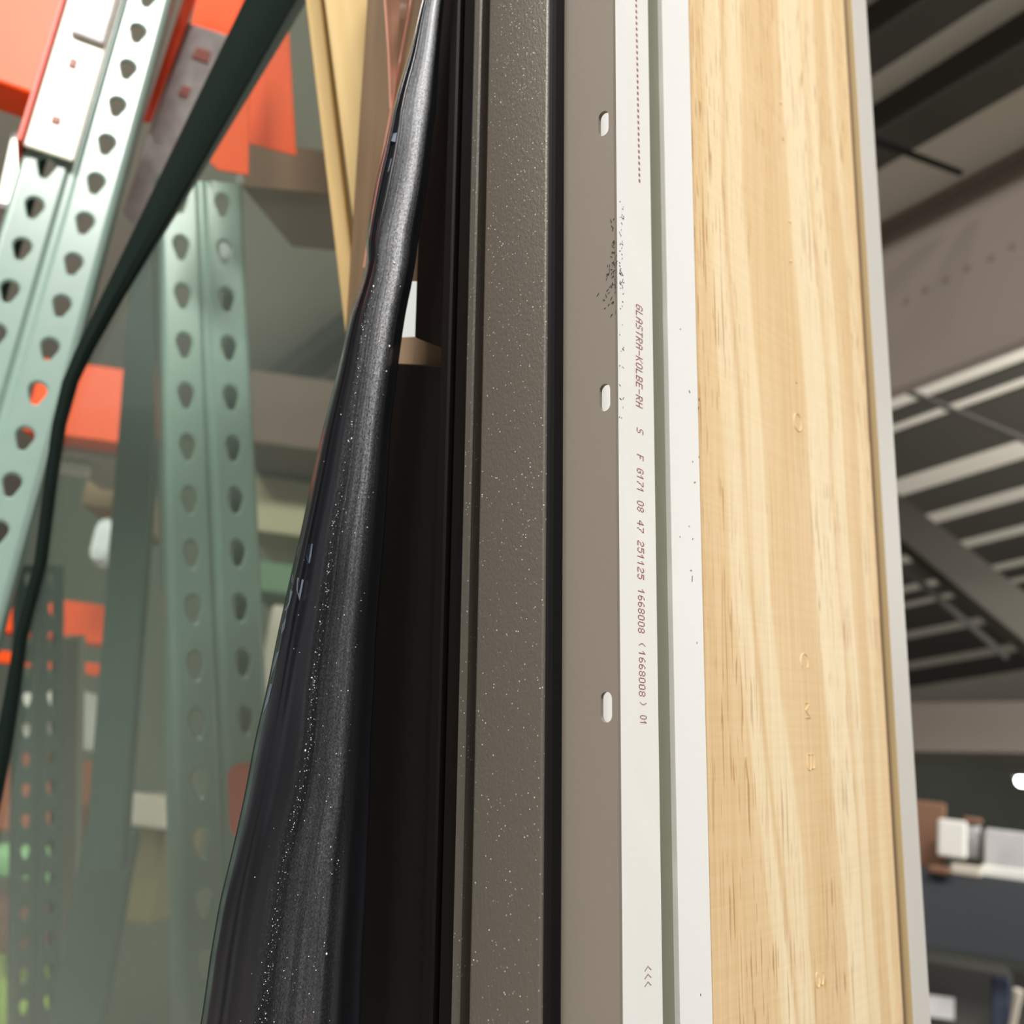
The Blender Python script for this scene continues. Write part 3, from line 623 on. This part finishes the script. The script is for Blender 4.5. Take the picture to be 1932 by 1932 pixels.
def quad_on_channel(bm, z0, z1, y0, y1, h=0.00006, sh0=0.0, sh1=0.0):
    bm.faces.new([bm.verts.new(v) for v in ((jw + h, y0, z0 - sh0), (jw + h, y1, z0 - sh1), (jw + h, y1, z1 - sh1), (jw + h, y0, z1 - sh0))])
bm = bmesh.new()
runs = [("GLASTRA-KOLBE-RH", 572, 768, 1199.5), ("S", 806, 818, 1201), ("F", 856, 868, 1201.5), ("G171", 882, 929, 1201.5), ("08", 943, 966, 1202), ("47", 980, 1005, 1202), ("251125", 1019, 1094, 1202.5),
        ("1668008", 1110, 1196, 1203.5), ("(", 1211, 1222, 1205), ("1668008", 1227, 1316, 1205), (")", 1323, 1334, 1207), ("01", 1349, 1369, 1207.5), ("<<<", 1824, 1868, 1216)]
bm.free()
for s, ya, yb, x0 in runs:
    n = len(s); pit = (yb - ya) / n; xh = 12.5
    for i, chx in enumerate(s):
        z_a = atJ(x0, ya + pit * i, jw); z_b = atJ(x0, ya + pit * (i + 0.76), jw); y_t = atJ(x0 + xh, ya + pit * i, jw).y
        cwid = (z_a.z - z_b.z) / 5; chgt = (y_t - z_a.y) / 7
        bm = bmesh.new()
        for r, row in enumerate(GL[chx]):
            for c_, bit in enumerate(row):
                if bit == '1':
                    zc = z_a.z - cwid * (c_ + .5) - (6 - r) * chgt * 0.05; yc = z_a.y + chgt * (6 - r + .5)
                    quad_on_channel(bm, zc - cwid * .52, zc + cwid * .52, yc - chgt * .5, yc + chgt * .5)
        bmesh.ops.remove_doubles(bm, verts=bm.verts, dist=cwid * .06); obj('printed_character', bm, M['ink'], W)
bm = bmesh.new()
for k in range(32):
    y = k * 11 - 4; x = 1198.5 + 6.5 * y / 350
    a_ = atJ(x, y, jw); b_ = atJ(x + 3.2, y + 8.5, jw); quad_on_channel(bm, b_.z, a_.z, a_.y, b_.y)
obj('printed_rule', bm, M['ink'], W, kind='stuff', label='thin reddish brown dashed line printed on the channel')
# black shavings on the fin and white faces
bm = bmesh.new()
def sliver(px, py, plane, L, wdt, ang):
    if plane == 'q': c = atQ(px, py, -0.00015); u = Vector((1, 0, 0)); nrm = Vector((0, -1, 0))
    else: c = atJ(px, py, plane + 0.00015); u = Vector((0, 1, 0)); nrm = Vector((1, 0, 0))
    v = Vector((0, 0, 1)); d = u * math.sin(ang) + v * math.cos(ang); s = d.cross(nrm)
    m = Matrix((s, d, nrm)).transposed().to_4x4(); m.translation = c
    add_box(bm, (0, 0, 0), (wdt, L, 0.0002), m)
for k in range(70):
    py = random.gauss(510, 42); px = 1163 - abs(random.gauss(0, 13))
    sliver(px, py, 'q', random.uniform(.0004, .0018), random.uniform(.00009, .0002), random.uniform(-1.2, 1.2))
for k in range(60):
    py = random.choice((random.gauss(500, 50), random.uniform(380, 800))); px = random.uniform(1169, 1177)
    sliver(px, py, jw + 0.0006, random.uniform(.0004, .0016), random.uniform(.00009, .0002), random.uniform(-1.4, 1.4))
for (px, py, L, an) in ((1301, 739, .0016, -.8), (1319, 754, .0016, 0), (1318, 770, .0016, .2), (1284, 621, .0008, .5), (1311, 910, .0016, 1.2), (1304, 1076, .0014, 1.4), (1306, 1092, .003, .1), (1300, 993, .0007, .3), (1283, 1013, .0006, 0), (1307, 1017, .0008, 0), (1315, 1213, .0008, .4), (1319, 862, .0008, 0), (1307, 871, .0007, .3), (1322, 1877, .0009, 0)):
    sliver(px, py, jw2, L, .00032, an)
obj('black_shavings', bm, M['shaving'], W, kind='stuff', label='fine black shavings scattered along the fin edge')
# pale flecks on cladding and white faces; the dense upper ones are painted sparkle
bm = bmesh.new()
for k in range(260):
    py = random.uniform(-20, 1900) if k < 60 else -20 + 1000 * random.random() ** 1.8; f_ = (random.random() ** 1.0)
    px = 912 + f_ * 110 - 22 * py / 966 + 18; c = atQ(px, py, qb - 0.00008); r = random.uniform(.00004, .00012) if k > 20 else random.uniform(.0001, .00018)
    add_box(bm, c, (r * 2, 0.00012, r * random.uniform(2, 3.2)))
obj('flecks_and_glints', bm, M['dust'], W, kind='stuff', label='tiny pale flecks and painted glints on the bronze cladding')

# ---------------------------------------------------------------- packing inside the recess
def pad(name, pts, q, thk, m, label, cat):
    bm = bmesh.new(); vs = [atQ(x, y, q) for x, y in pts]
    add_prism(bm, [Vector(v) for v in vs], Vector((0, thk, 0)))
    bmesh.ops.bevel(bm, geom=list(bm.edges), offset=0.001, segments=2, affect='EDGES', profile=0.5)
    o = obj(name, bm, m); o.matrix_world = UM; tag(o, label, cat); return o
kx = lambda x, y: 1097 + (x - 1097) * (y + 8450) / (966 + 8450)
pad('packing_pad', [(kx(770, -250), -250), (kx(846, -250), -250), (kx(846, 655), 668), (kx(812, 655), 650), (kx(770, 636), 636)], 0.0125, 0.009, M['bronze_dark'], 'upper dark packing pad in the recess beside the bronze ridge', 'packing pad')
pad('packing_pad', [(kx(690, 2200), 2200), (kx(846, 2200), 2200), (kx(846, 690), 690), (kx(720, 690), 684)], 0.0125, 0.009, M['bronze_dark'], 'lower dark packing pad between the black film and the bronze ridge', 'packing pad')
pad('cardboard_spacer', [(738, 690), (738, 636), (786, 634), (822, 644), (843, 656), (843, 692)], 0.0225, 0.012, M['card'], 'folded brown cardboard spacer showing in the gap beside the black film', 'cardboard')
pad('foam_sheet', [(735, 650), (735, 530), (790, 530), (790, 650)], 0.040, 0.006, M['foam'], 'white foam sliver above the cardboard spacer', 'foam sheet')

# ---------------------------------------------------------------- frame edge on the far right
G = empty('window_frame_edge', UM, 'grey white painted frame edge with tan wood side, right of the pine board', 'frame edge'); G['kind'] = 'thing'
jt, jy = -0.026, -0.020
qw = sJ(1666, jy)
part('gap_shade_strip', [(-0.06, qw - .0008), (atQ(1654, 966, qw).x, qw - .0008), (atQ(1654, 966, qw).x, qw), (-0.06, qw)], M['card'], par=G)  # darker strip added for the shade deep in the gap
part('wood_side', [(-0.06, qw + .00005), (jy - .0003, qw + .00005), (jy - .0003, qw + .002), (-0.06, qw + .002)], M['tan'], par=G)
part('painted_face', [(-0.06, qw + .0021), (jy - .0002, qw + .0021), (jy - .0002, qw), (jy, qw + .0002), (jy, sJ(1695, jy)), (jy - .0015, sJ(1697.5, jy)), (-0.06, sJ(1697.5, jy))], M['greypaint'], par=G)

# ---------------------------------------------------------------- black plastic film
LY = [-120, 0, 100, 200, 250, 350, 450, 500, 600, 700, 800, 900, 1000, 1100, 1200, 1300, 1400, 1500, 1600, 1700, 1800, 1932, 2100]
LX = [828, 797, 771, 743, 731, 708, 692, 690, 660, 637, 611, 589, 568, 545, 523, 503, 480, 461, 439, 415, 397, 378, 352]
RX = [850, 838, 829, 823, 816, 805, 790, 783, 764, 750, 738, 732, 726, 718, 710, 706, 700, 698, 694, 690, 684, 680, 674]
SE = [838, 808, 791, 768, 762, 745, 722, 716, 694, 678, 662, 648, 629, 617, 602, 590, 582, 565, 540, 523, 509, 491, 470]
def interp(xs, ys, x):
    if x <= xs[0]: return ys[0]
    for i in range(len(xs) - 1):
        if x <= xs[i + 1]:
            t_ = (x - xs[i]) / (xs[i + 1] - xs[i]); p0 = ys[max(i - 1, 0)]; p1 = ys[i]; p2 = ys[i + 1]; p3 = ys[min(i + 2, len(ys) - 1)]
            return 0.5 * (2 * p1 + (p2 - p0) * t_ + (2 * p0 - 5 * p1 + 4 * p2 - p3) * t_ * t_ + (3 * p1 - p0 - 3 * p2 + p3) * t_ ** 3)
    return ys[-1]
# across the film: u, height toward the viewer (metres): lip, hollow, roll, seam crease, second roll, falling right side
CU = [0, .06, .13, .20, .30, .42, .50, .56, .62, .70, .80, .90, 1.0]
CH = [-.010, 0.0, .003, .0015, .005, .0045, .0015, -.004, .001, .0055, .005, -.003, -.014]
Fd = Oc.dot(Dc) - 0.004
Fd0 = atQ(790, 966, 0.0)
pc = Oc + Jc * Fd0.x - Ec * Fd0.y + Ac * Fd0.z
Fd = pc.dot(Dc) + 0.010
def film_pt(u, y, lift=0.0):
    l, r, s = interp(LY, LX, y), interp(LY, RX, y), interp(LY, SE, y)
    su = (s - l) / (r - l)
    # warp u so that u = .5 falls on the dusty seam
    x = l + (r - l) * (u / .5 * su if u < .5 else su + (u - .5) / .5 * (1 - su))
    k = 0.45 + 0.55 * min(1, max(0, (y + 100) / 1100))
    h = interp(CU, CH, u) * k + 0.0005 * math.sin(y * .008 + u * 9) * math.sin(u * 6.28)
    if y > 1400 and u > .55: h += 0.0011 * math.sin((u - .55) * 60) * min(1, (y - 1400) / 350)
    if y < 700 and u > .5: h += 0.0008 * math.sin(u * 19 + y * .006) * (1 - u) * 2
    rr = vray(x, y); tt = (Fd + h + lift) / rr.dot(Dc); return EYE + RW @ (rr * tt)
FT = empty('plastic_film', Matrix.Translation(film_pt(.5, 1900)), 'dusty black plastic film bunched in folds, hanging left of the bronze frame', 'plastic film'); bpy.context.view_layer.update()
inv = FT.matrix_world.inverted()
bm = bmesh.new(); NU, NV = 72, 170; uvl = bm.loops.layers.uv.new('UVMap'); gridv = []
for iv in range(NV + 1):
    y = -120 + 2220 * iv / NV; gridv.append([bm.verts.new(inv @ film_pt(iu / NU, y)) for iu in range(NU + 1)])
for iv in range(NV):
    for iu in range(NU):
        fc = bm.faces.new((gridv[iv][iu], gridv[iv + 1][iu], gridv[iv + 1][iu + 1], gridv[iv][iu + 1]))
        for lp, (a_, b_) in zip(fc.loops, ((iu, iv), (iu, iv + 1), (iu + 1, iv + 1), (iu + 1, iv))): lp[uvl].uv = (a_ / NU, 1 - b_ / NV)
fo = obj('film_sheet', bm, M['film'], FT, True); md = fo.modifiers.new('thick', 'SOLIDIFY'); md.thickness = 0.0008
vd = (RW @ Dc)
if fo.data.polygons[len(fo.data.polygons) // 2].normal.dot(vd) < 0: fo.data.flip_normals()
md.offset = -1
# dust specks along seam and rolls
bm = bmesh.new()
for k in range(620):
    y = random.uniform(480, 1932); z_ = random.random()
    u = random.gauss(.505, .018) if z_ < .62 else random.uniform(.46, .86)
    if z_ < .62 and y < 700: u = random.gauss(.45, .05)
    if z_ >= .93: u = random.uniform(.1, .9)
    c = film_pt(min(max(u, .05), .95), y, 0.0002); r = random.choice((.00008, .0001, .00013, .0002)) * (1 if random.random() < .96 else 2)
    bmesh.ops.create_icosphere(bm, subdivisions=1, radius=r, matrix=Matrix.Translation(inv @ c) @ Matrix.Diagonal((1, 1, random.uniform(.8, 1.8), 1)))
obj('dust_specks', bm, M['dust'], FT, kind='stuff', label='white dust specks along the film seam')
# printed letter fragments near the film's left lip
def upx(px, y):
    l, r, s = interp(LY, LX, y), interp(LY, RX, y), interp(LY, SE, y); su = (s - l) / (r - l); f_ = (px - l) / (r - l)
    return f_ / su * .5 if f_ < su else .5 + (f_ - su) / (1 - su) * .5
bm = bmesh.new()
for pts in ([(563, 1028), (590, 1026), (587, 1050), (584, 1064), (578, 1048), (559, 1047)], [(552, 1083), (562, 1090), (573, 1094), (569, 1115), (565, 1134), (560, 1115), (550, 1100)],
            [(548, 1112), (552, 1116), (546, 1140), (540, 1152), (537, 1152), (545, 1135)], [(540, 1165), (537, 1185), (530, 1197), (533, 1178)], [(522, 1232), (527, 1228), (520, 1252), (512, 1275), (509, 1280), (515, 1255)], [(510, 1290), (514, 1290), (506, 1325), (497, 1346), (494, 1343), (502, 1320)],
            [(742, 252), (749, 250), (746, 268), (738, 266)], [(737, 300), (740, 298), (734, 322), (731, 326)]):
    bm = bmesh.new(); vs = [bm.verts.new(inv @ film_pt(max(.02, upx(x, y)), y, 0.0005)) for x, y in pts]
    f_ = bm.faces.new(vs); bmesh.ops.triangulate(bm, faces=bm.faces)
    obj('printed_letter', bm, M['filmprint'], FT)
